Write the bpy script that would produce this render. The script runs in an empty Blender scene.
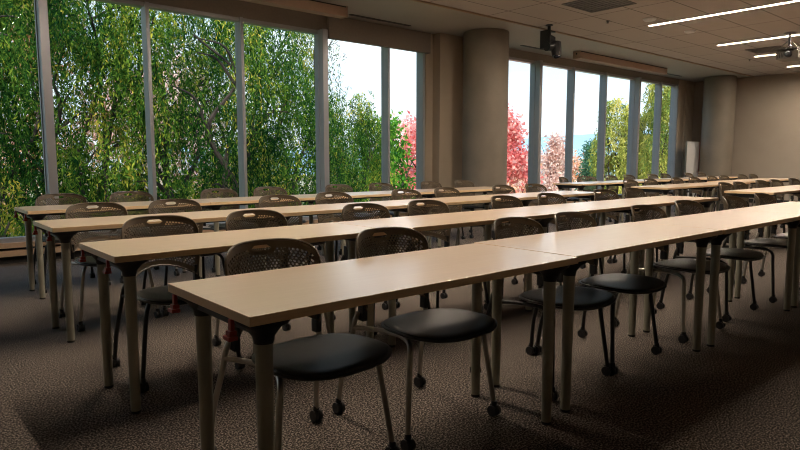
import bpy, bmesh, math, random
import numpy as np
from mathutils import Vector, Matrix, noise as mnoise

random.seed(11)
PI = math.pi
S = bpy.context.scene
COL = S.collection

# ------------------------------------------------------------------ materials
def new_mat(name):
    m = bpy.data.materials.new(name)
    m.use_nodes = True
    nt = m.node_tree
    b = nt.nodes['Principled BSDF']
    return m, nt, b

def simple(name, col, rough=.5, metal=0.0, spec=.5, var=0.0, scale=30, bump=0.0, bscale=200):
    m, nt, b = new_mat(name)
    b.inputs['Base Color'].default_value = (*col, 1)
    b.inputs['Roughness'].default_value = rough
    b.inputs['Metallic'].default_value = metal
    b.inputs['Specular IOR Level'].default_value = spec
    tc = nt.nodes.new('ShaderNodeTexCoord')
    if var > 0:
        n = nt.nodes.new('ShaderNodeTexNoise'); n.inputs['Scale'].default_value = scale
        n.inputs['Detail'].default_value = 4
        nt.links.new(tc.outputs['Object'], n.inputs['Vector'])
        r = nt.nodes.new('ShaderNodeValToRGB')
        r.color_ramp.elements[0].position = .3; r.color_ramp.elements[1].position = .7
        r.color_ramp.elements[0].color = (*[c * (1 - var) for c in col], 1)
        r.color_ramp.elements[1].color = (*[min(1, c * (1 + var)) for c in col], 1)
        nt.links.new(n.outputs['Fac'], r.inputs['Fac'])
        nt.links.new(r.outputs['Color'], b.inputs['Base Color'])
    if bump > 0:
        n2 = nt.nodes.new('ShaderNodeTexNoise'); n2.inputs['Scale'].default_value = bscale
        nt.links.new(tc.outputs['Object'], n2.inputs['Vector'])
        bp = nt.nodes.new('ShaderNodeBump'); bp.inputs['Strength'].default_value = bump
        bp.inputs['Distance'].default_value = .01
        nt.links.new(n2.outputs['Fac'], bp.inputs['Height'])
        nt.links.new(bp.outputs['Normal'], b.inputs['Normal'])
    return m

def laminate(name, c0, c1, rough):
    m, nt, b = new_mat(name)
    tc = nt.nodes.new('ShaderNodeTexCoord')
    mp = nt.nodes.new('ShaderNodeMapping'); mp.inputs['Scale'].default_value = (1.5, 40, 40)
    nt.links.new(tc.outputs['Object'], mp.inputs['Vector'])
    n = nt.nodes.new('ShaderNodeTexNoise'); n.inputs['Scale'].default_value = 2.5
    n.inputs['Detail'].default_value = 5
    nt.links.new(mp.outputs['Vector'], n.inputs['Vector'])
    r = nt.nodes.new('ShaderNodeValToRGB')
    r.color_ramp.elements[0].position = .25; r.color_ramp.elements[1].position = .75
    r.color_ramp.elements[0].color = (*c0, 1); r.color_ramp.elements[1].color = (*c1, 1)
    nt.links.new(n.outputs['Fac'], r.inputs['Fac'])
    nt.links.new(r.outputs['Color'], b.inputs['Base Color'])
    b.inputs['Roughness'].default_value = rough
    return m

def carpet():
    m, nt, b = new_mat('carpet')
    tc = nt.nodes.new('ShaderNodeTexCoord')
    n = nt.nodes.new('ShaderNodeTexNoise'); n.inputs['Scale'].default_value = 120
    n.inputs['Detail'].default_value = 2; n.inputs['Roughness'].default_value = .7
    nt.links.new(tc.outputs['Object'], n.inputs['Vector'])
    r = nt.nodes.new('ShaderNodeValToRGB')
    e = r.color_ramp.elements
    e[0].position = .42; e[0].color = (.022, .018, .016, 1)
    e[1].position = .62; e[1].color = (.34, .285, .24, 1)
    x = e.new(.51); x.color = (.068, .057, .049, 1)
    nt.links.new(n.outputs['Fac'], r.inputs['Fac'])
    nt.links.new(r.outputs['Color'], b.inputs['Base Color'])
    b.inputs['Roughness'].default_value = .95
    b.inputs['Specular IOR Level'].default_value = .15
    bp = nt.nodes.new('ShaderNodeBump'); bp.inputs['Strength'].default_value = .6
    bp.inputs['Distance'].default_value = .01
    nt.links.new(n.outputs['Fac'], bp.inputs['Height'])
    nt.links.new(bp.outputs['Normal'], b.inputs['Normal'])
    return m

def tile_ceiling():
    m, nt, b = new_mat('ceiling_tiles')
    tc = nt.nodes.new('ShaderNodeTexCoord')
    br = nt.nodes.new('ShaderNodeTexBrick')
    br.offset = 0; br.squash = 1
    br.inputs['Color1'].default_value = (.46, .425, .40, 1)
    br.inputs['Color2'].default_value = (.43, .395, .37, 1)
    br.inputs['Mortar'].default_value = (.10, .088, .08, 1)
    br.inputs['Scale'].default_value = 1
    br.inputs['Mortar Size'].default_value = .008
    br.inputs['Brick Width'].default_value = 1.22
    br.inputs['Row Height'].default_value = .61
    mp = nt.nodes.new('ShaderNodeMapping'); mp.inputs['Location'].default_value = (.1, .15, 0)
    nt.links.new(tc.outputs['Object'], mp.inputs['Vector'])
    nt.links.new(mp.outputs['Vector'], br.inputs['Vector'])
    nt.links.new(br.outputs['Color'], b.inputs['Base Color'])
    b.inputs['Roughness'].default_value = .9
    return m

def leaf_mat(name, cols, scale=1.2, trans=.45):
    m = bpy.data.materials.new(name); m.use_nodes = True
    nt = m.node_tree; nt.nodes.clear()
    out = nt.nodes.new('ShaderNodeOutputMaterial')
    at = nt.nodes.new('ShaderNodeAttribute'); at.attribute_name = 'tone'
    r = nt.nodes.new('ShaderNodeValToRGB')
    els = r.color_ramp.elements
    while len(els) < len(cols): els.new(.5)
    for i, (p, c) in enumerate(cols):
        els[i].position = p; els[i].color = (*c, 1)
    nt.links.new(at.outputs['Fac'], r.inputs['Fac'])
    d = nt.nodes.new('ShaderNodeBsdfDiffuse'); t = nt.nodes.new('ShaderNodeBsdfTranslucent')
    mx = nt.nodes.new('ShaderNodeMixShader'); mx.inputs[0].default_value = trans
    nt.links.new(r.outputs['Color'], d.inputs['Color']); nt.links.new(r.outputs['Color'], t.inputs['Color'])
    nt.links.new(d.outputs[0], mx.inputs[1]); nt.links.new(t.outputs[0], mx.inputs[2])
    nt.links.new(mx.outputs[0], out.inputs['Surface'])
    return m

def glass_mat():
    m = bpy.data.materials.new('window_glass'); m.use_nodes = True
    nt = m.node_tree; nt.nodes.clear()
    out = nt.nodes.new('ShaderNodeOutputMaterial')
    t = nt.nodes.new('ShaderNodeBsdfTransparent'); t.inputs['Color'].default_value = (.95, .975, .975, 1)
    g = nt.nodes.new('ShaderNodeBsdfGlossy'); g.inputs['Roughness'].default_value = .01
    g.inputs['Color'].default_value = (.9, .95, 1, 1)
    lw = nt.nodes.new('ShaderNodeLayerWeight'); lw.inputs['Blend'].default_value = .5
    pw = nt.nodes.new('ShaderNodeMath'); pw.operation = 'POWER'; pw.inputs[1].default_value = 5
    nt.links.new(lw.outputs['Facing'], pw.inputs[0])
    f = nt.nodes.new('ShaderNodeMath'); f.operation = 'MULTIPLY_ADD'; f.inputs[1].default_value = .6; f.inputs[2].default_value = .001
    nt.links.new(pw.outputs[0], f.inputs[0])
    mx = nt.nodes.new('ShaderNodeMixShader')
    nt.links.new(f.outputs[0], mx.inputs[0])
    nt.links.new(t.outputs[0], mx.inputs[1]); nt.links.new(g.outputs[0], mx.inputs[2])
    nt.links.new(mx.outputs[0], out.inputs['Surface'])
    return m

def emit(name, col, st):
    m = bpy.data.materials.new(name); m.use_nodes = True
    nt = m.node_tree; nt.nodes.clear()
    out = nt.nodes.new('ShaderNodeOutputMaterial'); e = nt.nodes.new('ShaderNodeEmission')
    e.inputs['Color'].default_value = (*col, 1); e.inputs['Strength'].default_value = st
    nt.links.new(e.outputs[0], out.inputs['Surface'])
    return m

M = {}
M['top'] = laminate('maple_laminate', (.78, .59, .42), (.85, .66, .48), .36)
_b = M['top'].node_tree.nodes['Principled BSDF']; _b.inputs['Coat Weight'].default_value = 1; _b.inputs['Coat Roughness'].default_value = .27; _b.inputs['Coat IOR'].default_value = 1.75
M['edge'] = laminate('maple_edge', (.72, .50, .28), (.80, .58, .34), .4)
M['leg'] = simple('bronze_grey_post', (.33, .32, .255), .4, .4, var=.06, scale=8)
M['black'] = simple('black_plastic', (.012, .012, .013), .45, var=.2)
M['red'] = simple('red_plastic', (.36, .03, .018), .4, var=.1)
M['shell'] = simple('brown_shell_plastic', (.088, .065, .040), .36, var=.08, scale=6)
M['pad'] = simple('black_upholstery', (.010, .012, .012), .36, var=.25, scale=60, bump=.15, bscale=400)
M['pan'] = simple('seat_rim_plastic', (.03, .033, .036), .28)
M['silver'] = simple('silver_tube', (.42, .39, .34), .33, .85, var=.05)
M['blacktube'] = simple('black_tube', (.018, .018, .018), .35, .3)
M['carpet'] = carpet()
M['tiles'] = tile_ceiling()
M['soffit'] = simple('soffit_paint', (.36, .345, .315), .6, var=.03, scale=1.5)
M['walltan'] = simple('tan_wall_paint', (.34, .295, .245), .85, var=.04, scale=2)
M['wallbrown'] = simple('brown_wall_paint', (.36, .30, .23), .85, var=.05, scale=2)
M['fabricwall'] = simple('wall_covering', (.46, .385, .315), .9, var=.06, scale=14)
M['concrete'] = simple('concrete_column', (.19, .165, .13), .6, var=.14, scale=2.2, bump=.1, bscale=30)
M['trim'] = simple('tan_trim', (.34, .24, .16), .6, var=.05)
M['mull'] = simple('mullion_metal', (.38, .39, .42), .34, .4, var=.04, scale=4)
M['header'] = simple('header_panel', (.20, .175, .15), .6, var=.05)
M['blind'] = simple('blind_cassette', (.38, .27, .21), .6, var=.04)
M['sill'] = simple('sill_board', (.42, .29, .19), .5, var=.06)
M['dark'] = simple('dark_base', (.02, .018, .017), .8)
M['white'] = simple('white_board', (.72, .73, .74), .35)
M['grey'] = simple('grey_plastic', (.16, .155, .14), .5, var=.04)
M['vent'] = simple('vent_grey', (.13, .125, .12), .6)
M['bark'] = simple('bark', (.035, .026, .02), .9, var=.4, scale=6, bump=.5, bscale=20)
M['glass'] = glass_mat()
M['lamp'] = emit('lamp_diffuser', (1, .83, .66), 330)
M['lens'] = simple('lens_glass', (.01, .01, .02), .08)

# ------------------------------------------------------------------ geometry helpers
class MB:
    """collects verts/faces into one mesh"""
    def __init__(s): s.v = []; s.f = []; s.mi = []; s.sm = []
    def add(s, vs, fs, mi=0, smooth=False):
        o = len(s.v); s.v += [tuple(v) for v in vs]
        for f in fs:
            s.f.append(tuple(i + o for i in f)); s.mi.append(mi); s.sm.append(smooth)
    def box(s, x0, x1, y0, y1, z0, z1, mi=0):
        vs = [(x, y, z) for z in (z0, z1) for y in (y0, y1) for x in (x0, x1)]
        s.add(vs, [(0, 2, 3, 1), (4, 5, 7, 6), (0, 1, 5, 4), (2, 6, 7, 3), (0, 4, 6, 2), (1, 3, 7, 5)], mi)
    def cyl(s, p, q, r0, r1=None, n=16, mi=0, caps=True):
        r1 = r0 if r1 is None else r1
        p = Vector(p); q = Vector(q); d = (q - p).normalized()
        a = d.orthogonal().normalized(); b = d.cross(a)
        vs = []
        for c, r in ((p, r0), (q, r1)):
            for i in range(n):
                t = 2 * PI * i / n
                vs.append(c + a * math.cos(t) * r + b * math.sin(t) * r)
        s.add(vs, [(i, (i + 1) % n, n + (i + 1) % n, n + i) for i in range(n)], mi, True)
        if caps:
            s.add(vs[:n], [tuple(reversed(range(n)))], mi); s.add(vs[n:], [tuple(range(n))], mi)
    def tube(s, pts, r, n=10, mi=0, caps=True):
        P = [Vector(p) for p in pts]; rr = r if isinstance(r, (list, tuple)) else [r] * len(P)
        a = None; vs = []
        for i, p in enumerate(P):
            d = (P[min(i + 1, len(P) - 1)] - P[max(i - 1, 0)]).normalized()
            if a is None: a = d.orthogonal().normalized()
            a = (a - d * a.dot(d)).normalized(); b = d.cross(a)
            for k in range(n):
                t = 2 * PI * k / n
                vs.append(p + (a * math.cos(t) + b * math.sin(t)) * rr[i])
        fs = [(i * n + k, i * n + (k + 1) % n, (i + 1) * n + (k + 1) % n, (i + 1) * n + k)
              for i in range(len(P) - 1) for k in range(n)]
        s.add(vs, fs, mi, True)
        if caps:
            s.add(vs[:n], [tuple(reversed(range(n)))], mi); s.add(vs[-n:], [tuple(range(n))], mi)
    def lathe(s, prof, c=(0, 0, 0), n=24, mi=0):
        vs = []
        for r, z in prof:
            for k in range(n):
                t = 2 * PI * k / n
                vs.append((c[0] + r * math.cos(t), c[1] + r * math.sin(t), c[2] + z))
        m = len(prof)
        s.add(vs, [(i * n + k, i * n + (k + 1) % n, (i + 1) * n + (k + 1) % n, (i + 1) * n + k)
                   for i in range(m - 1) for k in range(n)], mi, True)
        s.add(vs[:n], [tuple(reversed(range(n)))], mi); s.add(vs[-n:], [tuple(range(n))], mi)
    def prism(s, outline, y0, y1, mi=0):
        """outline in xz, extruded along y"""
        n = len(outline)
        vs = [(x, y0, z) for x, z in outline] + [(x, y1, z) for x, z in outline]
        s.add(vs, [tuple(range(n)), tuple(reversed(range(n, 2 * n)))] +
              [(i, n + i, n + (i + 1) % n, (i + 1) % n) for i in range(n)], mi)
    def build(s, name, mats, parent=None, bevel=0, loc=None):
        me = bpy.data.meshes.new(name)
        me.from_pydata(s.v, [], s.f)
        if not isinstance(mats, (list, tuple)): mats = [mats]
        for m in mats: me.materials.append(m)
        me.polygons.foreach_set('material_index', s.mi)
        me.polygons.foreach_set('use_smooth', s.sm)
        bm = bmesh.new(); bm.from_mesh(me)
        bmesh.ops.remove_doubles(bm, verts=bm.verts, dist=1e-5)
        bmesh.ops.recalc_face_normals(bm, faces=bm.faces)
        if bevel > 0:
            ed = [e for e in bm.edges if len(e.link_faces) == 2 and e.calc_face_angle(0) > .9]
            bmesh.ops.bevel(bm, geom=ed, offset=bevel, segments=2, profile=.6, affect='EDGES')
        for e in bm.edges:
            if len(e.link_faces) == 2 and e.calc_face_angle(0) > .7: e.smooth = False
        bm.to_mesh(me); bm.free(); me.update()
        o = bpy.data.objects.new(name, me); COL.objects.link(o)
        if parent is not None: o.parent = parent
        if loc: o.location = loc
        return o

def smooth_path(pts, n=6):
    P = [Vector(p) for p in pts]; P = [P[0] * 2 - P[1]] + P + [P[-1] * 2 - P[-2]]
    out = []
    for i in range(1, len(P) - 2):
        for k in range(n):
            t = k / n; a, b, c, d = P[i - 1:i + 3]
            out.append(.5 * ((2 * b) + (c - a) * t + (2 * a - 5 * b + 4 * c - d) * t * t + (3 * b - a - 3 * c + d) * t ** 3))
    out.append(P[-2]); return out

def tag(o, label=None, cat=None, group=None, kind=None):
    if label: o['label'] = label
    if cat: o['category'] = cat
    if group: o['group'] = group
    if kind: o['kind'] = kind
    return o

def empty(name, loc=(0, 0, 0), rz=0):
    o = bpy.data.objects.new(name, None); COL.objects.link(o)
    o.location = loc; o.rotation_euler = (0, 0, rz); o.empty_display_size = .1
    return o

def copy_tree(o, parent=None):
    c = o.copy(); COL.objects.link(c)
    if parent is not None: c.parent = parent
    for ch in list(o.children): copy_tree(ch, c)
    return c

# ------------------------------------------------------------------ setting
XL, XR, YF, YW, ZC = -2.4, 17.65, -3.0, 7.86, 3.285
m = MB(); m.box(XL, XR, YF, YW + .2, -.12, 0)
tag(m.build('floor', M['carpet']), 'brown speckled carpet', kind='structure')
m = MB(); m.box(XL, XR, YF, 6.33, ZC, ZC + .3); m.build('ceiling', M['tiles'])['kind'] = 'structure'
m = MB(); m.box(XL, XR, 6.37, YW + .25, ZC - .005, ZC + .3); m.build('ceiling', M['soffit'])['kind'] = 'structure'
m = MB(); m.box(XL, XR, 6.33, 6.37, ZC - .02, ZC + .3); m.build('trim_1', M['trim'])['kind'] = 'structure'
m = MB(); m.box(XR, XR + .2, YF, YW + .25, 0, ZC + .3)
m.build('wall_right', M['walltan'])['kind'] = 'structure'
m = MB(); m.box(XL - .2, XL, YF, YW + .25, 0, ZC + .3); m.build('wall_left', M['walltan'])['kind'] = 'structure'
m = MB(); m.box(XL, XR, YF - .2, YF, 0, ZC + .3); m.build('wall_front', M['walltan'])['kind'] = 'structure'
m = MB(); m.box(XL - .2, XR + .2, YF - .2, YW + .6, ZC + .3, ZC + .5); m.build('roof', M['header'])['kind'] = 'structure'

W1 = (XL, 7.37); W2 = (9.2, 16.72)
H1, H2, SILL = 3.04, 3.125, .235
# window wall pieces
m = MB()
m.box(7.37, 7.54, YW, YW + .22, 0, ZC)
m.box(7.54, 9.2, 7.68, YW + .22, 0, ZC)
m.box(16.72, XR, YW, YW + .22, 0, ZC)
m.build('wall_back', M['wallbrown'])['kind'] = 'structure'
m = MB()
for k in range(7): m.box(17.1 + k * .075, 17.14 + k * .075, YW - .03, YW, .1, ZC - .08)
m.build('trim_2', M['wallbrown'])['kind'] = 'structure'
m = MB()
m.box(W1[0], W1[1], YW, YW + .22, H1 - .005, ZC); m.box(W2[0], W2[1], YW, YW + .22, H2 - .005, ZC)
m.box(5.33, 7.40, YW - .09, YW - .02, 2.93, ZC - .02)
m.build('wall_back', M['header'])['kind'] = 'structure'
for i, (a, b) in enumerate((W1, W2)):
    m = MB(); m.box(a, b, YW + .03, YW + .22, 0, SILL - .055)
    m.build('wall_back', M['dark'])['kind'] = 'structure'
    m = MB(); m.box(a, b, YW - .06, YW + .22, SILL - .055, SILL)
    m.build('trim_%d' % (3 + 2 * i), M['sill'])['kind'] = 'structure'
    m = MB(); m.box(a, b, YW - .04, YW + .03, .085, .15)
    m.build('trim_%d' % (4 + 2 * i), M['sill'])['kind'] = 'structure'
m = MB(); m.box(7.54, 9.2, 7.665, 7.68, 0, .1); m.box(16.72, XR, YW - .015, YW, 0, .1)
m.build('baseboard_back', M['dark'])['kind'] = 'structure'
m = MB(); m.box(XR - .015, XR, YF, YW - .02, 0, .1); m.build('baseboard_right', M['dark'])['kind'] = 'structure'

def bank(name, a, b, head, mulls):
    root = empty(name, ((a + b) / 2, YW, SILL)); root['kind'] = 'structure'
    ox, oz = (a + b) / 2, SILL
    f = MB()
    f.box(a - ox, b - ox, 0, .12, 0, .05); f.box(a - ox, b - ox, 0, .12, head - .05 - oz, head - oz)
    f.build('frame', M['mull'], root)
    xs = [a] + [x for x, _ in mulls] + [b]
    for x, heavy in mulls:
        f = MB(); w, d = (.045, .13) if heavy else (.022, .04)
        f.box(x - w - ox, x + w - ox, -d, .08, 0, head - oz)
        if heavy: f.box(x - w - .012 - ox, x + w + .012 - ox, -.02, .0, 0, head - oz)
        f.box(x - .018 - ox, x + .018 - ox, .08, .14, 0, head - oz)
        o = f.build('mullion', M['mull'], root, bevel=.003)
    for x0, x1 in zip(xs[:-1], xs[1:]):
        f = MB(); f.box(x0 - ox, x1 - ox, .05, .062, .03, head - .03 - oz)
        f.build('pane', M['glass'], root)
    return root
bank('window_1', W1[0], W1[1], H1, [(-.98, 1), (.27, 0), (1.57, 1), (2.71, 0), (3.95, 0), (5.23, 1), (6.52, 0), (7.30, 0)])
bank('window_2', W2[0], W2[1], H2, [(10.45, 1), (11.76, 0), (13.06, 0), (14.42, 1), (15.70, 0), (16.60, 0)])

# ------------------------------------------------------------------ columns
for (x, y), lab in (((8.13, 7.17), 'large round tan concrete column between the two window banks'),
                    ((17.12, 6.96), 'round concrete column in the far corner beside the whiteboard')):
    m = MB(); r = .39
    m.lathe([(r, 0), (r, .1), (r - .004, .104), (r - .004, 1.2), (r - .004, 2.4), (r - .004, ZC - .02), (r - .012, ZC - .012), (r - .012, ZC - .006)], n=64)
    tag(m.build('round_column', M['concrete'], loc=(x, y, 0)), lab, 'column')

# ------------------------------------------------------------------ ceiling fixtures
LX = [(1.9, ''), (4.5, ''), (7.1, ''), (9.72, 'nearest of the ceiling light strips in the picture'), (12.35, 'second light strip'), (14.28, ''), (16.4, '')]
labs = {9.72: 'long recessed ceiling light strip nearest the camera, left of the others',
        12.35: 'second long ceiling light strip, running behind the projector mount',
        14.28: 'third ceiling light strip, partly hidden by the projector',
        16.4: 'farthest ceiling light strip, close to the far wall'}
off = {-.7: 'ceiling light strip over the left end of the room', 1.9: 'ceiling light strip over the first tables of the left block',
       4.5: 'ceiling light strip over the middle of the left block', 7.1: 'ceiling light strip over the aisle between the table blocks'}
for x, _ in LX:
    t = empty('ceiling_light', (x, 3.3, ZC))
    y1 = {9.72: 5.11, 12.35: 5.12, 14.28: 5.14, 16.4: 5.2}.get(x, 5.11) - 3.3
    y0 = 2.65 - 3.3
    f = MB()
    f.box(-.035, -.023, y0, y1, -.008, -.0005); f.box(.023, .035, y0, y1, -.008, -.0005)
    f.box(-.023, .023, y1 - .012, y1, -.008, -.0005); f.box(-.023, .023, y0, y0 + .012, -.008, -.0005)
    f.build('light_frame', M['soffit'], t)
    f = MB(); f.box(-.0125, .0125, y0 + .013, y1 - .013, -.004, -.0005)
    f.build('diffuser', M['lamp'], t)
    tag(t, labs.get(x) or off[x], 'ceiling light', 'recessed ceiling light strips')

def vent(x0, x1, y0, y1, lab, n=8, group=None):
    t = empty('ceiling_vent', ((x0 + x1) / 2, (y0 + y1) / 2, ZC))
    hx, hy = (x1 - x0) / 2, (y1 - y0) / 2
    f = MB()
    f.box(-hx, hx, -hy, -hy + .03, -.012, -.001); f.box(-hx, hx, hy - .03, hy, -.012, -.001)
    f.box(-hx, -hx + .03, -hy + .03, hy - .03, -.012, -.001); f.box(hx - .03, hx, -hy + .03, hy - .03, -.012, -.001)
    f.build('vent_frame', M['vent'], t)
    f = MB()
    for k in range(n):
        y = -hy + .03 + (k + .5) * (2 * hy - .06) / n
        f.box(-hx + .03, hx - .03, y - .012, y + .004, -.01, -.002)
    f.box(-hx + .03, hx - .03, -hy + .03, hy - .03, -.002, -.0005)
    f.build('slats', M['vent'], t)
    tag(t, lab, 'ceiling vent', group)
vent(7.45, 8.2, 4.5, 5.2, 'dark square ceiling vent at the top edge of the picture', 10)
vent(13.25, 13.85, 4.35, 4.95, 'dark ceiling vent beside the projector, left of it', 10)
for x0, x1, y, lab in ((5.58, 6.77, 7.60, 'narrow black slot diffuser in the soffit left of the round column'),
                       (9.5, 10.35, 7.50, 'short black slot diffuser in the soffit behind the hanging camera'),
                       (15.2, 16.15, 7.55, 'small black slot diffuser in the soffit near the far corner')):
    f = MB(); f.box(x0, x1, y - .02, y + .02, -.012, -.0055)
    f.box(x0, x1, y - .028, y - .022, -.014, -.0055)
    f.box(x0, x1, y + .022, y + .028, -.014, -.0055)
    o = f.build('ceiling_slot_vent', M['black'], loc=(0, 0, ZC)); tag(o, lab, 'air diffuser')
for x, y, r, lab in ((9.25, 4.85, .10, 'round flat ceiling speaker beside the end of the nearest light strip'),
                     (10.62, 4.85, .09, 'round white smoke detector between the two long light strips')):
    f = MB(); f.lathe([(r, -.002), (r, -.012), (r * .8, -.03), (r * .3, -.034), (.001, -.034)], n=24)
    tag(f.build('smoke_detector' if r < .095 else 'ceiling_speaker', M['white'], loc=(x, y, ZC)), lab, 'smoke detector' if r < .095 else 'ceiling speaker')
for x, y, lab in ((8.9, 5.35, 'tiny ceiling sprinkler head near the hanging camera'), (14.6, 5.35, 'tiny ceiling sprinkler head far back by the soffit')):
    f = MB(); f.lathe([(.028, -.001), (.028, -.006), (.01, -.008), (.008, -.03), (.018, -.032), (.018, -.036)], n=12)
    tag(f.build('ceiling_sprinkler', M['vent'], loc=(x, y, ZC)), lab, 'sprinkler')

# roller blind cassettes
for x0, x1, y0, y1, lab in ((-1.2, 5.28, 7.24, 7.40, 'long reddish-brown roller blind cassette above the left windows'),
                            (10.84, 14.47, 7.10, 7.26, 'reddish-brown roller blind cassette above the right windows')):
    cx = (x0 + x1) / 2; t = empty('roller_blind', (cx, (y0 + y1) / 2, ZC)); h = (x1 - x0) / 2
    f = MB(); f.box(-h + .02, h - .02, -.08, .08, -.15, -.022); f.build('cassette', M['blind'], t, bevel=.012)
    f = MB(); f.box(-h + .02, h - .02, -.07, .07, -.022, -.006); f.build('top_rail', M['black'], t)
    for s in (-1, 1):
        f = MB(); f.box(s * h - .02 if s > 0 else -h, h if s > 0 else -h + .02, -.085, .085, -.155, -.006)
        e = f.build('end_cap', M['blind'], t, bevel=.004)
        f = MB(); f.cyl((s * h, 0, -.06), (s * (h + .004), 0, -.06), .018, n=12); f.build('screw', M['black'], e)
    tag(t, lab, 'roller blind')

# hanging camera
t = empty('hanging_camera', (8.45, 6.12, ZC))
t.scale = (1.18, 1.18, 1.18)
f = MB(); f.lathe([(.05, -.001), (.05, -.012), (.022, -.02), (.022, -.10), (.03, -.10), (.03, -.13)], n=16); f.build('ceiling_stem', M['black'], t)
f = MB(); f.box(-.09, -.07, -.08, .08, -.32, -.08); f.box(-.09, .08, -.05, .05, -.10, -.08); f.build('bracket', M['black'], t, bevel=.004)
f = MB(); f.cyl((-.07, 0, -.16), (.05, -.03, -.20), .05, n=14); f.cyl((-.03, 0, -.16), (.07, -.04, -.27), .05, .055, 14); f.build('arm', M['black'], t)
f = MB(); f.cyl((-.09, -.03, -.30), (.12, -.05, -.27), .062, .07, 20); f.cyl((.07, -.06, -.24), (.05, -.10, -.42), .075, .065, 20)
b_ = f.build('camera_head', M['black'], t)
f = MB(); f.cyl((.0505, -.101, -.421), (.049, -.106, -.435), .045, .04, 20); f.build('lens', M['lens'], b_)
tag(t, 'black pan-tilt camera hanging from the ceiling edge above the right windows', 'camera')

# projector
t = empty('projector', (12.05, 3.80, ZC))
f = MB(); f.lathe([(.09, -.001), (.09, -.012), (.02, -.02), (.02, -.25), (.04, -.25), (.04, -.27)], n=16); f.build('ceiling_mount', M['vent'], t)
f = MB()
for a, b in (((0, 0, -.12), (-.13, .14, -.29)), ((0, 0, -.12), (.13, -.14, -.29)), ((0, 0, -.2), (-.13, -.12, -.29)), ((0, 0, -.2), (.13, .12, -.29))):
    f.cyl(a, b, .008, n=8)
f.box(-.15, .15, -.16, .16, -.30, -.285); f.build('mount_arm', M['vent'], t)
f = MB(); f.box(-.19, .19, -.20, .14, -.46, -.32); b_ = f.build('projector_body', M['grey'], t, bevel=.02)
f = MB(); f.cyl((-.19, -.06, -.385), (-.25, -.06, -.385), .055, .05, 20); f.build('lens', M['lens'], b_)
f = MB()
for k in range(4): f.box(-.192, -.19, .02 + k * .025, .033 + k * .025, -.43, -.35)
f.build('vent_grille', M['black'], b_)
tag(t, 'grey ceiling-mounted projector at the right edge of the picture', 'projector')
t = empty('wall_speaker', (12.6, 3.60, ZC))
f = MB(); f.lathe([(.05, -.001), (.05, -.01), (.012, -.014), (.012, -.26)], n=12); f.build('speaker_mount', M['black'], t)
f = MB(); f.box(-.11, .11, -.10, .10, -.56, -.26); f.build('speaker_cabinet', M['black'], t, bevel=.02)
tag(t, 'small black box hanging behind the projector at the right edge', 'speaker')

# whiteboard leaning in far corner
t = empty('whiteboard', (16.70, 7.40, 0), 0)
f = MB(); f.box(-.37, .37, -.012, .012, .06, 1.60); f.build('board', M['white'], t)
f = MB(); f.box(-.39, -.37, -.018, .018, .04, 1.62); f.box(-.37, .37, -.018, .018, 1.60, 1.62); f.box(-.37, .37, -.018, .018, .04, .06); f.build('board_frame', M['silver'], t)
f = MB(); f.box(.37, .39, -.018, .018, .04, 1.62); f.build('red_edge', M['red'], t)
for s in (-1, 1):
    f = MB(); f.box(s * .3 - .02, s * .3 + .02, -.22, .22, 0, .025); f.box(s * .3 - .015, s * .3 + .015, -.012, .012, .025, .06); f.build('foot', M['silver'], t)
tag(t, 'tall white portable whiteboard standing in the far corner by the column', 'whiteboard')

# ------------------------------------------------------------------ table
TL, TW, TH, TT = 1.518, .58, .735, .028
def make_table():
    t = empty('training_table')
    f = MB(); f.box(0, TL, 0, TW, TH - TT, TH)
    o = f.build('tabletop', [M['top'], M['edge']], t, bevel=.002)
    for p in o.data.polygons:
        if abs(p.normal.z) < .9: p.material_index = 1
    for x in (.083, TL - .083):
        f = MB(); f.box(x - .03, x + .03, .09, TW - .09, TH - TT - .05, TH - TT - .001); f.build('cross_beam', M['black'], t, bevel=.004)
        for y in (.083, TW - .083):
            f = MB(); f.lathe([(.0215, .012), (.0235, .3), (.0262, TH - TT - .062)], (x, y, 0), n=20)
            lg = f.build('leg', M['leg'], t)
            f = MB(); f.lathe([(.021, 0), (.023, .003), (.022, .012)], (x, y, 0), n=16); f.build('foot_glide', M['black'], lg)
            f = MB(); f.lathe([(.029, TH - TT - .075), (.032, TH - TT - .055), (.052, TH - TT - .028), (.078, TH - TT - .012), (.082, TH - TT - .0006)], (x, y, 0), n=20)
            f.build('leg_bracket', M['black'], t)
    f = MB(); f.box(.13, TL - .13, TW / 2 - .02, TW / 2 + .02, TH - TT - .035, TH - TT - .001); f.build('under_rail', M['black'], t)
    return t

def add_latches(t):
    for y in (.083, TW - .083):
        f = MB(); c = y + .036
        f.box(-.002, .010, c - .009, c + .009, TH - TT - .034, TH - TT - .001)
        f.box(-.008, .014, c - .013, c + .013, TH - TT - .048, TH - TT - .034)
        f.box(-.014, .014, c - .020, c + .020, TH - TT - .060, TH - TT - .048)
        o = f.build('latch', M['red'], t, bevel=.002); o['label'] = 'red plastic table latch'

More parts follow.
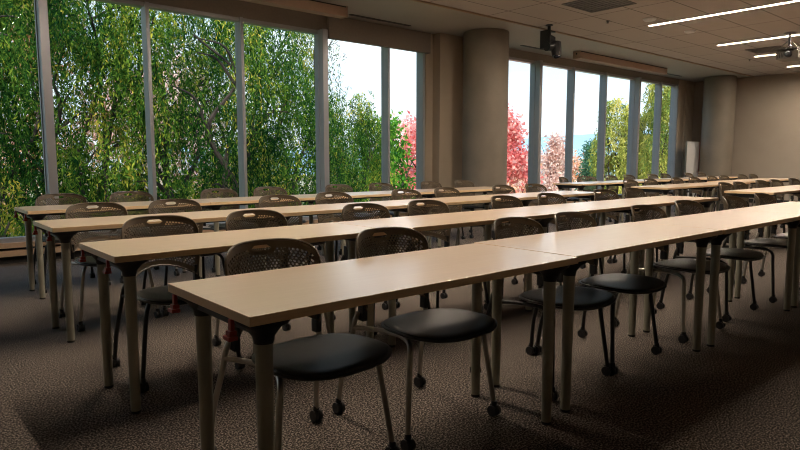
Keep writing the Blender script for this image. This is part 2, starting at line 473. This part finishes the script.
ordw = ['first', 'second', 'third', 'fourth']
rows = [('front row', .733, 1.451, [(0, 0), (1.527, .022), (3.050, .01), (4.574, .014)]),
        ('second row', .769, 2.740, [(0, 0), (1.524, 0), (3.048, .004), (4.572, 0)]),
        ('third row', .819, 4.133, [(0, 0), (1.524, .003), (3.048, 0), (4.572, 0)]),
        ('back row', .943, 5.612, [(0, 0), (1.524, 0), (3.048, .004), (4.572, 0)])]
proto_first = make_table(); add_latches(proto_first)
proto = make_table()
usedf = usedp = False
for rn, x0, y0, ts in rows:
    for i, (dx, dy) in enumerate(ts):
        if i == 0:
            t = proto_first if not usedf else copy_tree(proto_first); usedf = True
            where = 'left end of the'
            lab = 'maple-topped table with red latches at the left end of the %s' % rn
        else:
            t = proto if not usedp else copy_tree(proto); usedp = True
            lab = 'maple-topped table, %s from left in the left block\'s %s' % (ordw[i], rn)
        t.location = (x0 + dx, y0 + dy, .0)
        tag(t, lab, 'table', 'training tables in the left block')
rowsB = [('nearest row', 8.42, 2.72, [(0, 0), (1.524, 0), (3.048, 0)]),
         ('middle row', 8.70, 4.17, [(0, 0), (1.524, 0), (3.13, .2), (4.654, .2)]),
         ('row by the windows', 8.93, 5.72, [(0, 0), (1.524, 0), (3.46, 0), (4.984, 0)])]
for rn, x0, y0, ts in rowsB:
    for i, (dx, dy) in enumerate(ts):
        t = copy_tree(proto); t.location = (x0 + dx, y0 + dy, 0)
        tag(t, 'small distant maple-topped table, %s from left in the right block\'s %s' % (ordw[i], rn), 'table', 'training tables in the right block')

# ------------------------------------------------------------------ chair
def back_surface(s, t):
    """s -1..1 across, t 0..1 up"""
    a = abs(s)
    zt = .744 + .078 * (max(0, 1 - a ** 4.2)) ** .5
    zb = .487 + .06 * (1 - a ** 2.2)
    hw = .185 + .025 * math.sin(min(1, t * 1.25) * PI / 2)
    x = hw * s * (1 - .0 * t)
    z = zb + (zt - zb) * t
    y = .195 + (z - .66) * .20 - 2.15 * x * x
    return Vector((x, y, z))

def make_backrest(parent, mat):
    NC, NR = 26, 20
    TH_ = .0045
    vs = []; fs = []; cache = {}
    def V(s, t):
        s = max(-1, min(1, s)); k = (round(s, 5), round(t, 5))
        if k not in cache: cache[k] = len(vs); vs.append((s, t))
        return cache[k]
    def face(*v):
        v = [x for i, x in enumerate(v) if x not in v[:i]]
        if len(v) > 2: fs.append(v)
    m_s, t0, t1 = .93, .10, .935
    slot = (NR - 2, NR - 1)
    w = 2 * m_s / NC
    for j in range(NR):
        ta = t0 + (t1 - t0) * j / NR; tb = t0 + (t1 - t0) * (j + 1) / NR
        slotrow = j in slot
        shift = .5 * w if (j % 2 and not slotrow) else 0
        ncell = NC - (1 if shift else 0)
        if shift:
            face(V(-m_s, ta), V(-m_s + shift, ta), V(-m_s + shift, tb), V(-m_s, tb))
            face(V(m_s - shift, ta), V(m_s, ta), V(m_s, tb), V(m_s - shift, tb))
        for i in range(ncell):
            sa = -m_s + shift + i * w; sb = sa + w; c = (i - ncell / 2 + .5)
            A, B, C_, D = V(sa, ta), V(sb, ta), V(sb, tb), V(sa, tb)
            if slotrow and abs(c) < 3:
                if abs(c) > 2:
                    if c < 0: face(A, B, D) if j == slot[0] else face(A, C_, D)
                    else: face(A, B, C_) if j == slot[0] else face(B, C_, D)
                continue
            if (slotrow and (abs(c) < 4.1 or j == slot[1])) or (j == slot[0] - 1 and abs(c) < 3.6):
                face(A, B, C_, D); continue
            mm = (sa + sb) / 2; tm = (ta + tb) / 2; dt = (tb - ta) * .37; ds = w * .36
            O = [V(mm + ds * cx, tm + dt * cy) for cx, cy in ((-.45, -1), (.45, -1), (1, 0), (.45, 1), (-.45, 1), (-1, 0))]
            face(A, B, O[1], O[0]); face(B, O[2], O[1]); face(B, C_, O[2]); face(C_, O[3], O[2])
            face(C_, D, O[4], O[3]); face(D, O[5], O[4]); face(D, A, O[5]); face(A, O[0], O[5])
    n = 40
    for k in range(n):
        sa = -m_s + 2 * m_s * k / n; sb = sa + 2 * m_s / n
        face(V(sa, 0), V(sb, 0), V(sb, t0), V(sa, t0)); face(V(sa, t1), V(sb, t1), V(sb, 1), V(sa, 1))
    for k in range(24):
        ta = k / 24; tb = (k + 1) / 24
        for q in (-1, 1):
            a, b = (q * m_s, q * (m_s + 1) / 2)
            for (u, v) in ((a, b), (b, q)):
                face(V(u, ta), V(v, ta), V(v, tb), V(u, tb))
    front = [back_surface(*p) for p in vs]; back = []
    for (s_, t_), p in zip(vs, front):
        e = 1e-3; a_ = back_surface(max(-.9, min(.9, s_)) + e, min(t_, .95)) - back_surface(max(-.9, min(.9, s_)) - e, min(t_, .95))
        b_ = Vector((0, .20, 1.0)); nn = a_.cross(b_).normalized()
        if nn.y > 0: nn = -nn
        back.append(p - nn * TH_)
    N = len(vs); from collections import Counter
    # orient faces towards the sitter (area sign in s,t), close the edges
    F = []; cnt = Counter()
    for f in fs:
        ar = sum(vs[f[i]][0] * vs[f[(i + 1) % len(f)]][1] - vs[f[(i + 1) % len(f)]][0] * vs[f[i]][1] for i in range(len(f)))
        if ar < 0: f = f[::-1]
        F.append(f)
        for i in range(len(f)): cnt[(f[i], f[(i + 1) % len(f)])] += 1
    allf = [tuple(f) for f in F] + [tuple(N + i for i in reversed(f)) for f in F]
    for (a, b) in cnt:
        if (b, a) not in cnt: allf.append((b, a, N + a, N + b))
    me = bpy.data.meshes.new('backrest'); me.from_pydata([tuple(v) for v in front + back], [], allf)
    me.update(); me.validate(); me.materials.append(mat)
    o = bpy.data.objects.new('backrest', me); COL.objects.link(o); o.parent = parent
    # rolled rim along the outline
    rim = MB()
    pts = [back_surface(-1, t / 12) for t in range(12)] + [back_surface(-1 + 2 * k / 60, 1) for k in range(61)] + [back_surface(1, 1 - t / 12) for t in range(1, 13)]
    pts += [back_surface(1 - 2 * k / 30, 0) for k in range(1, 31)]
    pts = [p + Vector((0, 0, 0)) for p in pts]
    q = [pts[0]]
    for p_ in pts[1:]:
        if (p_ - q[-1]).length > .004: q.append(p_)
    rim.tube(q, .005, 8)
    rim.build('backrest_rim', mat, o)
    return o

def make_chair(frame_mat):
    t = empty('stacking_chair')
    # seat pan and pad
    def ring(rx, ryf, ryb, z, n=48, dip=0):
        out = []
        for k in range(n):
            a = 2 * PI * k / n; c, s_ = math.cos(a), math.sin(a)
            e = 2 / 2.7
            x = rx * math.copysign(abs(c) ** e, c); y = (ryb if s_ > 0 else ryf) * math.copysign(abs(s_) ** e, s_)
            zz = z - dip * (max(0, -y / .22) ** 3) * .022 + (abs(x) / .23) ** 2 * .008
            out.append((x * (1 + .06 * (-y / .22)), y - .185, zz))
        return out
    def shell(rings, name, mat, parent):
        f = MB(); n = 48; vs = [v for r in rings for v in r]
        fs = [(i * n + k, i * n + (k + 1) % n, (i + 1) * n + (k + 1) % n, (i + 1) * n + k) for i in range(len(rings) - 1) for k in range(n)]
        f.add(vs, fs, 0, True)
        f.add(rings[0], [tuple(range(n))]); f.add(rings[-1], [tuple(range(n))], 0, True)
        return f.build(name, mat, parent)
    shell([ring(.18, .15, .17, .431, dip=.6), ring(.232, .188, .212, .436, dip=.6), ring(.243, .198, .224, .441, dip=.6), ring(.243, .198, .224, .446, dip=.6), ring(.237, .192, .217, .449, dip=.6)], 'seat_pan', M['pan'], t)
    shell([ring(.233, .188, .213, .4495, dip=.6), ring(.231, .186, .211, .454, dip=.6), ring(.222, .178, .203, .4575, dip=.6), ring(.19, .155, .175, .4585, dip=.6), ring(.11, .09, .10, .455, dip=.6), ring(.03, .03, .03, .4535, dip=.6)], 'seat', M['pad'], t)
    make_backrest(t, M['shell'])
    for s in (-1, 1):
        def caster(x, y, par):
            f = MB()
            f.cyl((x - .019, y, .025), (x - .004, y, .025), .025, n=18); f.cyl((x + .004, y, .025), (x + .019, y, .025), .025, n=18)
            f.box(x - .006, x + .006, y - .018, y + .018, .02, .052); f.cyl((x, y, .045), (x, y, .07), .0135, n=12)
            f.build('caster', M['black'], par)
        f = MB()
        f.tube(smooth_path([(s * .196, .125, .475), (s * .212, .130, .44), (s * .222, .145, .36), (s * .240, .19, .20), (s * .25, .208, .06)]), .0115, 10)
        l = f.build('leg', frame_mat, t); caster(s * .25, .21, l)
        f = MB()
        f.tube(smooth_path([(s * .17, -.13, .418), (s * .19, -.195, .412), (s * .213, -.236, .385), (s * .226, -.246, .31), (s * .258, -.272, .06)], 8), .0115, 10)
        l = f.build('leg', frame_mat, t); caster(s * .258, -.274, l)
        f = MB()
        f.tube(smooth_path([(s * .17, -.13, .418), (s * .175, .0, .414), (s * .219, .14, .408)]), .0105, 10)
        f.build('side_rail', frame_mat, t)
        f = MB(); f.box(-.013, .013, -.02, .02, -.055, .05)
        o = f.build('back_bracket', M['black'], t, bevel=.005); o.location = (s * .186, .110, .492)
    f = MB(); f.tube([(-.175, .0, .416), (.175, .0, .416)], .009, 8); f.tube([(-.17, -.12, .418), (.17, -.12, .418)], .009, 8)
    f.build('cross_bar', frame_mat, t)
    return t
CH = {'S': make_chair(M['silver']), 'B': make_chair(M['blacktube'])}
used = set()
def chair(kind, x, y, rz, label, group):
    if kind in used: t = copy_tree(CH[kind])
    else: t = CH[kind]; used.add(kind)
    t.location = (x, y, 0); t.rotation_euler = (0, 0, rz)
    tag(t, label, 'chair', group)
cl = {'S': 'silver legs', 'B': 'black legs'}
num = ['first', 'second', 'third', 'fourth', 'fifth', 'sixth', 'seventh', 'eighth']
A = [('front row', 'SSBBSBBS', [(1.185, 1.99, .05), (1.80, 2.01, .0), (2.65, 1.95, .03), (3.19, 1.95, .03), (4.07, 1.95, -.03), (4.8, 1.99, 0), (5.68, 1.99, .03), (6.34, 1.97, .03)]),
     ('second row', 'BSBBSBBB', [(1.22, 3.33, 0), (1.82, 3.34, .03), (2.69, 3.36, 0), (3.28, 3.34, -.04), (4.2, 3.31, .03), (4.84, 3.30, 0), (5.88, 3.36, -.04), (6.46, 3.34, .02)]),
     ('third row', 'SBSBBSBB', [(1.26, 4.72, .04), (1.84, 4.74, 0), (2.76, 4.70, 0), (3.40, 4.79, -.03), (4.33, 4.78, 0), (4.95, 4.78, .05), (5.94, 4.79, 0), (6.56, 4.77, -.03)]),
     ('back row', 'BSBBSBBB', [(1.34, 6.20, 0), (1.98, 6.24, .04), (2.87, 6.19, 0), (3.50, 6.22, -.04), (4.52, 6.29, 0), (5.22, 6.30, 0), (6.15, 6.30, .03), (6.85, 6.31, 0)])]
for rn, kinds, cs in A:
    for i, (x, y, rz) in enumerate(cs):
        chair(kinds[i], x, y, rz, 'brown chair with %s, %s from left in the left block\'s %s' % (cl[kinds[i]], num[i], rn), 'chairs in the left block')
B = [('nearest row', 'BSBBS', [(8.94, 3.34, 0), (9.39, 3.32, .03), (10.31, 3.35, 0), (10.83, 3.33, -.04), (11.76, 3.35, 0)]),
     ('middle row', 'SBBSBBBS', [(9.07, 4.82, 0), (9.75, 4.84, 0), (10.66, 4.82, .04), (11.22, 4.77, 0), (12.39, 4.95, 0), (12.96, 4.95, 0), (14.0, 4.99, 0), (14.6, 4.99, .03)]),
     ('row by the windows', 'BBSBBSBB', [(9.53, 6.33, .35), (10.1, 6.31, -.45), (11.13, 6.36, 0), (11.86, 6.38, 0), (12.87, 6.39, 0), (13.37, 6.35, 0), (14.54, 6.37, 0), (15.28, 6.39, 0)])]
for rn, kinds, cs in B:
    for i, (x, y, rz) in enumerate(cs):
        chair(kinds[i], x, y, rz, 'small distant chair, %s from left in the right block\'s %s' % (num[i], rn), 'chairs in the right block')

# ------------------------------------------------------------------ outdoors
def ground_col():
    return simple('hillside_ground', (.30, .28, .16), .95, var=.5, scale=.4)
m = MB()
NX, NY = 40, 30
vs = []; xs = [-80 + 1500 * (i / NX) ** 1.6 for i in range(NX + 1)]; ys = [8.6 + 900 * (j / NY) ** 2 for j in range(NY + 1)]
for y in ys:
    for x in xs:
        r = math.hypot(x, y)
        z = -4.2 - min(10, max(0, (r - 30) * .05)) + mnoise.noise((x * .02, y * .02, 0)) * min(3, r * .03)
        vs.append((x, y, z))
m.add(vs, [(j * (NX + 1) + i, j * (NX + 1) + i + 1, (j + 1) * (NX + 1) + i + 1, (j + 1) * (NX + 1) + i) for j in range(NY) for i in range(NX)], 0, True)
m.build('ground', ground_col())['kind'] = 'structure'
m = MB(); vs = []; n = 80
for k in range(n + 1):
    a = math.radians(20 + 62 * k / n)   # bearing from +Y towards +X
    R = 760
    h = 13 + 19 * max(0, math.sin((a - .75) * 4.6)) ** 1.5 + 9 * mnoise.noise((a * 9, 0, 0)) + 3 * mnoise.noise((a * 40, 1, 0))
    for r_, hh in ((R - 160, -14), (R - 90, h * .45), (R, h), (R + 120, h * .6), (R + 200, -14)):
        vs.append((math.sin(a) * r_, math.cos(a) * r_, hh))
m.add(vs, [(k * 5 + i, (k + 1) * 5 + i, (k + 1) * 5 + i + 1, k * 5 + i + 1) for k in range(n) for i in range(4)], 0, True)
tag(m.build('distant_hill', simple('hill_haze_tint', (.26, .38, .42), .95, var=.08, scale=.02)), kind='structure')  # pale blue-green base colour has the distance haze painted in

def leaves(name, pts, dirs, size, width, mat, parent, rng, tone):
    """pts Nx3, dirs Nx3 (unit), narrow rhombic leaves"""
    N = len(pts)
    r = rng.normal(size=(N, 3)); side = np.cross(dirs, r); side /= np.linalg.norm(side, axis=1)[:, None] + 1e-9
    L = size * rng.uniform(.7, 1.3, (N, 1)); Wd = width * rng.uniform(.7, 1.3, (N, 1))
    v = np.stack([pts, pts + dirs * L * .45 + side * Wd, pts + dirs * L, pts + dirs * L * .45 - side * Wd], 1).reshape(-1, 3)
    me = bpy.data.meshes.new(name)
    me.vertices.add(4 * N); me.vertices.foreach_set('co', v.astype(np.float32).ravel())
    me.loops.add(4 * N); me.loops.foreach_set('vertex_index', np.arange(4 * N, dtype=np.int32))
    me.polygons.add(N); me.polygons.foreach_set('loop_start', np.arange(0, 4 * N, 4, dtype=np.int32))
    me.polygons.foreach_set('loop_total', np.full(N, 4, dtype=np.int32))
    at = me.attributes.new('tone', 'FLOAT', 'POINT'); at.data.foreach_set('value', np.repeat(tone, 4).astype(np.float32))
    me.materials.append(mat); me.update(); me.validate()
    o = bpy.data.objects.new(name, me); COL.objects.link(o); o.parent = parent
    return o

LM = {'willow': leaf_mat('willow_leaves', [(0, (.010, .045, .012)), (.35, (.045, .125, .02)), (.62, (.15, .27, .035)), (.84, (.34, .40, .05)), (1, (.66, .52, .08))]),
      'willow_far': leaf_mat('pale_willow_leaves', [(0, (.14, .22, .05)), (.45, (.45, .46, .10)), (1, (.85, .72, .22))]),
      'red': leaf_mat('red_leaves', [(0, (.52, .09, .09)), (.45, (.80, .25, .23)), (1, (.95, .72, .62))]),
      'pink': leaf_mat('pink_blossom', [(0, (.55, .28, .22)), (.5, (.80, .55, .48)), (1, (.9, .8, .72))]),
      'orange': leaf_mat('orange_leaves', [(0, (.45, .16, .10)), (.5, (.75, .42, .22)), (1, (.88, .66, .60))]),
      'green': leaf_mat('green_leaves', [(0, (.02, .10, .02)), (.6, (.09, .28, .03)), (1, (.35, .50, .06))]),
      'yellow': leaf_mat('yellow_leaves', [(0, (.10, .20, .02)), (.5, (.38, .40, .04)), (1, (.75, .58, .10))]),
      'conifer': leaf_mat('conifer_needles', [(0, (.03, .12, .08)), (1, (.14, .30, .16))])}

def limbs(root, cx_z, R, top, rng, n=7, base=-4.2, fork=-.8, r0=.16):
    f = MB(); tips = []
    f.tube(smooth_path([(0, 0, base), (.1, .05, base * .6 + fork * .4), (0, 0, fork)], 4), [r0 * 1.3 - r0 * .3 * k / 8 for k in range(9)], 8)
    for k in range(n):
        a = 2 * PI * k / n + rng.uniform(-.3, .3); rr = R * rng.uniform(.35, .8); h = fork + (top - fork) * rng.uniform(.6, .92)
        tw = rng.choice([-.6, .6]); rr *= 1.25
        p = [(0, 0, fork - .1), (math.cos(a) * rr * .45, math.sin(a) * rr * .45, fork + (h - fork) * .16),
             (math.cos(a + tw) * rr * .62, math.sin(a + tw) * rr * .62, fork + (h - fork) * .40),
             (math.cos(a + tw * .2) * rr * .78, math.sin(a + tw * .2) * rr * .78, fork + (h - fork) * .66),
             (math.cos(a + tw * .7) * rr * .9, math.sin(a + tw * .7) * rr * .9, fork + (h - fork) * .86), (math.cos(a) * rr, math.sin(a) * rr, h)]
        sp = smooth_path(p, 6); f.tube(sp, [r0 * .36 * (1 - .8 * i / (len(sp) - 1)) for i in range(len(sp))], 6)
        tips.append(sp[-1])
        for q in range(5):
            i0 = int(len(sp) * rng.uniform(.3, .8)); s0 = sp[i0]; b = a + rng.uniform(-1.2, 1.2)
            e = s0 + Vector((math.cos(b) * R * .4, math.sin(b) * R * .4, rng.uniform(.2, .9)))
            mid = (s0 + e) / 2 + Vector((rng.uniform(-.1, .1), rng.uniform(-.1, .1), .2))
            s2 = smooth_path([s0, mid, e], 4); f.tube(s2, [r0 * .15 * (1 - .7 * i / (len(s2) - 1)) for i in range(len(s2))], 5)
    return f.build('trunk', M['bark'], root)

def willow(x, y, R, top, low, ns, lab, mat='willow', lsz=.10, lw=.012, seed=1, ry=None, group='willow trees outside the left windows', r0=.16, hang=(.8, 2.4), fork=-1.5):
    rng = np.random.default_rng(seed)
    root = empty('willow_tree', (x, y, -4.2)); ry = ry or R
    z0 = -4.2
    tr = limbs(root, 0, R, top, rng, r0=r0, fork=fork)
    for v in tr.data.vertices: v.co.z -= z0
    P = []; D = []; T = []
    nc = ns // 9
    for q in range(nc):
        a = rng.uniform(0, 2 * PI); rad = math.sqrt(rng.uniform(.03, 1)); h = math.sqrt(max(0, 1 - rad ** 2.2))
        cx, cy = math.cos(a) * rad * R, math.sin(a) * rad * ry
        cz = top - (1 - h) * (top - low) * .55 - rng.uniform(0, 1) ** 1.4 * (top - low) * .8
        b = a + rng.uniform(-.9, .9); st = np.clip(.36 + .55 * mnoise.noise(((x + cx) * .9, (y + cy) * .9, cz * .9)) + rng.normal() * .2, 0, 1)
        for k in range(11):
            ox, oy, oz = rng.normal(size=3) * (.16, .16, .12)
            ln = rng.uniform(*hang) * (.55 if k % 3 else .9); n_ = int(ln / (.040 * lsz / .13)) + 3
            u = np.linspace(0, 1, n_); arch = rng.uniform(.25, .75) * min(1, R / 1.6); bb = b + rng.uniform(-.7, .7)
            s_ = np.sqrt(u)
            px = cx + ox + math.cos(bb) * arch * s_ + .04 * np.sin(u * 9 + k)
            py = cy + oy + math.sin(bb) * arch * s_ + .04 * np.cos(u * 8 + k)
            pz = cz + oz + .25 * arch * np.sin(np.minimum(u * 5, PI)) - ln * u ** 1.3
            pts = np.stack([px, py, pz], 1); pts = pts[pts[:, 2] > low - .6]
            if len(pts) < 3: continue
            d = rng.normal(size=(len(pts), 3)) * .55; d[:, 2] -= .9; d /= np.linalg.norm(d, axis=1)[:, None]
            P.append(pts + rng.normal(size=pts.shape) * .02); D.append(d)
            T.append(np.clip(st + rng.normal() * .08 + rng.normal(size=len(pts)) * .18, 0, 1))
    P = np.concatenate(P); D = np.concatenate(D); T = np.concatenate(T); P[:, 2] -= z0
    leaves('foliage', P, D, lsz, lw, LM[mat], root, rng, T)
    tag(root, lab, 'tree', group)
    return root

def tree(name, x, y, R, top, low, n, mat, lab, lsz=.2, lw=.06, seed=1, shape='round', group=None, base=-4.2, clumps=40, r0=.12):
    rng = np.random.default_rng(seed); root = empty(name, (x, y, base))
    f = MB(); f.tube(smooth_path([(0, 0, 0), (.05, 0, (low - base) * .6), (0, .05, (low - base) + .3 * (top - low)), (0, 0, (low - base) + .8 * (top - low))], 4),
                     [r0 * (1 - .85 * k / 12) for k in range(13)], 7)
    for k in range(7):
        a = k * 2.4; h = (low - base) + (top - low) * (.05 + .1 * k)
        f.tube(smooth_path([(0, 0, h), (math.cos(a) * R * .4, math.sin(a) * R * .4, h + .12 * (top - low)), (math.cos(a) * R * .75, math.sin(a) * R * .75, h + .3 * (top - low))], 3),
               [r0 * .4 * (1 - .8 * i / 6) for i in range(7)], 5)
    f.build('trunk', M['bark'], root)
    C_ = []
    for k in range(clumps):
        t = rng.uniform(0, 1)
        if shape == 'cone': rr = R * (1 - t) * math.sqrt(rng.uniform(.1, 1))
        elif shape == 'drop': rr = R * math.sin(min(1, (1 - t) * 1.3 + .05) * PI * .5) * math.sqrt(rng.uniform(.05, 1)) * (1 if t > .2 else .8)
        else: rr = R * math.sqrt(max(0, 1 - (2 * t - 1) ** 2)) * math.sqrt(rng.uniform(.1, 1))
        a = rng.uniform(0, 2 * PI); C_.append((math.cos(a) * rr, math.sin(a) * rr, low - base + t * (top - low)))
    C_ = np.array(C_); idx = rng.integers(0, clumps, n)
    cr = min(R * .35, (top - low) * .2)
    P = C_[idx] + rng.normal(size=(n, 3)) * cr * .5
    D = rng.normal(size=(n, 3)); D /= np.linalg.norm(D, axis=1)[:, None]
    ct = rng.uniform(0, 1, clumps)
    T = np.clip(ct[idx] * .6 + rng.uniform(0, .5, n), 0, 1)
    leaves('foliage', P, D, lsz, lw, LM[mat], root, rng, T)
    tag(root, lab, 'tree' if 'shrub' not in name else 'shrub', group)

willow(.7, 12.0, 2.1, 6.0, -1.6, 1550, 'drooping green willow at the left edge behind the first window', seed=1)
willow(2.9, 13.2, 2.2, 6.4, -1.6, 1750, 'dense green willow behind the second window from the left', seed=2)
willow(5.3, 12.6, 2.1, 5.6, -1.6, 1500, 'arching willow with dark curved branches behind the third window', seed=3, r0=.24)
willow(7.5, 14.0, 1.85, 5.3, -1.4, 1150, 'willow whose drooping crown ends against the sky in the fourth window', seed=4)
willow(11.15, 15.2, 1.0, 3.2, -2.4, 1700, 'smaller rounded willow seen through the fifth window', seed=55, hang=(.6, 1.7), r0=.1, fork=-2.0)
# growth behind the willows
tree('autumn_tree', 2.6, 20, 2.6, 7.5, -2.5, 5000, 'orange', 'pinkish orange autumn tree glimpsed behind the left willows', seed=11, lsz=.28, lw=.07)
tree('autumn_tree', 7.2, 20, 2.2, 4.2, -3, 5000, 'pink', 'pale pink tree glimpsed behind the middle willow', seed=12, lsz=.26, lw=.07)
tree('yellow_shrub', 1.5, 15.8, 1.9, .6, -4.0, 6000, 'yellow', 'yellow-green shrub behind the left end of the back table row', seed=13, lsz=.18, lw=.045)
tree('green_shrub', 5.4, 16.5, 2.3, .6, -4.0, 6000, 'green', 'leafy green shrub behind the third window', seed=14, lsz=.18, lw=.045)
tree('yellow_shrub', 9.0, 17.5, 2.0, .9, -4.0, 6000, 'yellow', 'yellow-green shrub low behind the fourth and fifth windows', seed=15, lsz=.18, lw=.045)
tree('green_shrub', 15.0, 18.0, 1.35, 2.3, -4.0, 5000, 'green', 'bright green upright shrub in front of the red tree', seed=16, lsz=.2, lw=.05, shape='drop')
tree('red_tree', 18.9, 20.5, 1.75, 3.0, -4, 8000, 'red', 'red autumn tree at the right edge of the left window bank', seed=17, lsz=.22, lw=.06)
tree('red_tree', 26.7, 22, 1.9, 3.2, -4, 9000, 'red', 'bright red autumn tree just right of the large round column', seed=18, lsz=.24, lw=.07, shape='drop')
tree('pink_tree', 42.8, 30, 1.9, 3.0, -5, 7000, 'pink', 'pale pink pointed tree behind the second pane of the right windows', seed=19, lsz=.3, lw=.08, shape='cone', base=-5)
tree('conifer_tree', 63.9, 40, 2.2, 2.6, -6, 7000, 'conifer', 'dark green conifer against the hazy hill', seed=20, lsz=.4, lw=.06, shape='cone', base=-6)
for i, (x, y, R, top) in enumerate(((33, 36, 4, .9), (47, 50, 5, .9), (66, 62, 6, 1.2), (60, 50, 5, .3), (88, 66, 6, 1.4), (76, 52, 5, .8))):
    tree('blossom_tree', x, y, R, top, -6, 5000, 'pink' if i % 2 == 0 else 'orange', ['low pale tree in the distance, leftmost beyond the right windows', 'low peach-coloured tree behind the pointed pink tree', 'far pale round tree left of the conifer', 'low peach-coloured tree left of the conifer', 'far pale round tree right of the conifer', 'low peach-coloured tree below the conifer'][i],
         seed=30 + i, lsz=.45, lw=.14, base=-6.5, group='low distant trees beyond the right windows')
willow(38.3, 22, 1.25, 5.6, -3, 800, 'yellow-green drooping tree in the fourth pane of the right windows', mat='willow_far', lsz=.26, lw=.035, seed=6, group='drooping yellow-green trees outside the right windows')
willow(39.9, 20.5, 1.5, 5.6, -3, 950, 'yellow-green drooping tree in the fifth pane of the right windows', mat='willow_far', lsz=.26, lw=.035, seed=7, group='drooping yellow-green trees outside the right windows')
willow(38.0, 18.3, 1.4, 8.0, -3, 800, 'tall yellow-green drooping tree in the last pane of the right windows', mat='willow_far', lsz=.26, lw=.035, seed=8, group='drooping yellow-green trees outside the right windows')

# ------------------------------------------------------------------ world, sun, camera
w = bpy.data.worlds.new('sky'); S.world = w; w.use_nodes = True
nt = w.node_tree; nt.nodes.clear()
out = nt.nodes.new('ShaderNodeOutputWorld'); bg = nt.nodes.new('ShaderNodeBackground')
tc = nt.nodes.new('ShaderNodeTexCoord'); sp = nt.nodes.new('ShaderNodeSeparateXYZ')
nt.links.new(tc.outputs['Generated'], sp.inputs[0])
gr = nt.nodes.new('ShaderNodeValToRGB'); e = gr.color_ramp.elements
e[0].position = 0; e[0].color = (.55, .62, .66, 1); e[1].position = .8; e[1].color = (.6, 1.0, 1.8, 1)
x_ = e.new(.04); x_.color = (.80, .90, .97, 1)
x_ = e.new(.30); x_.color = (.50, .75, .95, 1)
nt.links.new(sp.outputs['Z'], gr.inputs['Fac'])
mp = nt.nodes.new('ShaderNodeMapping'); mp.inputs['Scale'].default_value = (1.5, 1.5, 9)
nt.links.new(tc.outputs['Generated'], mp.inputs['Vector'])
no = nt.nodes.new('ShaderNodeTexNoise'); no.inputs['Scale'].default_value = 2.2; no.inputs['Detail'].default_value = 6
nt.links.new(mp.outputs['Vector'], no.inputs['Vector'])
cr = nt.nodes.new('ShaderNodeValToRGB'); cr.color_ramp.elements[0].position = .42; cr.color_ramp.elements[1].position = .68
nt.links.new(no.outputs['Fac'], cr.inputs['Fac'])
mx = nt.nodes.new('ShaderNodeMix'); mx.data_type = 'RGBA'
nt.links.new(cr.outputs['Color'], mx.inputs[0]); nt.links.new(gr.outputs['Color'], mx.inputs[6])
mx.inputs[7].default_value = (.88, .93, .98, 1)
nt.links.new(mx.outputs[2], bg.inputs['Color']); bg.inputs['Strength'].default_value = 1.3
nt.links.new(bg.outputs[0], out.inputs['Surface'])

sun = bpy.data.lights.new('sun', 'SUN'); sun.energy = 5.5; sun.angle = .02; sun.color = (1, .93, .80)
so = bpy.data.objects.new('sun', sun); COL.objects.link(so)
so.rotation_euler = Vector((.55, .75, -.85)).to_track_quat('-Z', 'Y').to_euler(); so.location = (0, 0, 20)

cam = bpy.data.cameras.new('camera'); co = bpy.data.objects.new('camera', cam); COL.objects.link(co)
cam.sensor_width = 36; cam.lens = 615.33 / 800 * 36; cam.clip_end = 3000; cam.clip_start = .05
co.location = (0, 0, 1.147); co.rotation_euler = (PI / 2 - .1069, 0, -.7125)
S.camera = co

S.view_settings.view_transform = 'Standard'; S.view_settings.look = 'None'
S.view_settings.gamma = 1; S.view_settings.use_curve_mapping = False
S.view_settings.exposure = 0.28
c = S.cycles
c.pixel_filter_type = 'BLACKMAN_HARRIS'; c.filter_width = 1.1
c.use_denoising = True
try: c.denoiser = 'OPENIMAGEDENOISE'
except Exception: pass
c.max_bounces = 8; c.diffuse_bounces = 5; c.glossy_bounces = 4; c.transparent_max_bounces = 12; c.transmission_bounces = 4
c.sample_clamp_indirect = 6; c.caustics_reflective = False; c.caustics_refractive = False
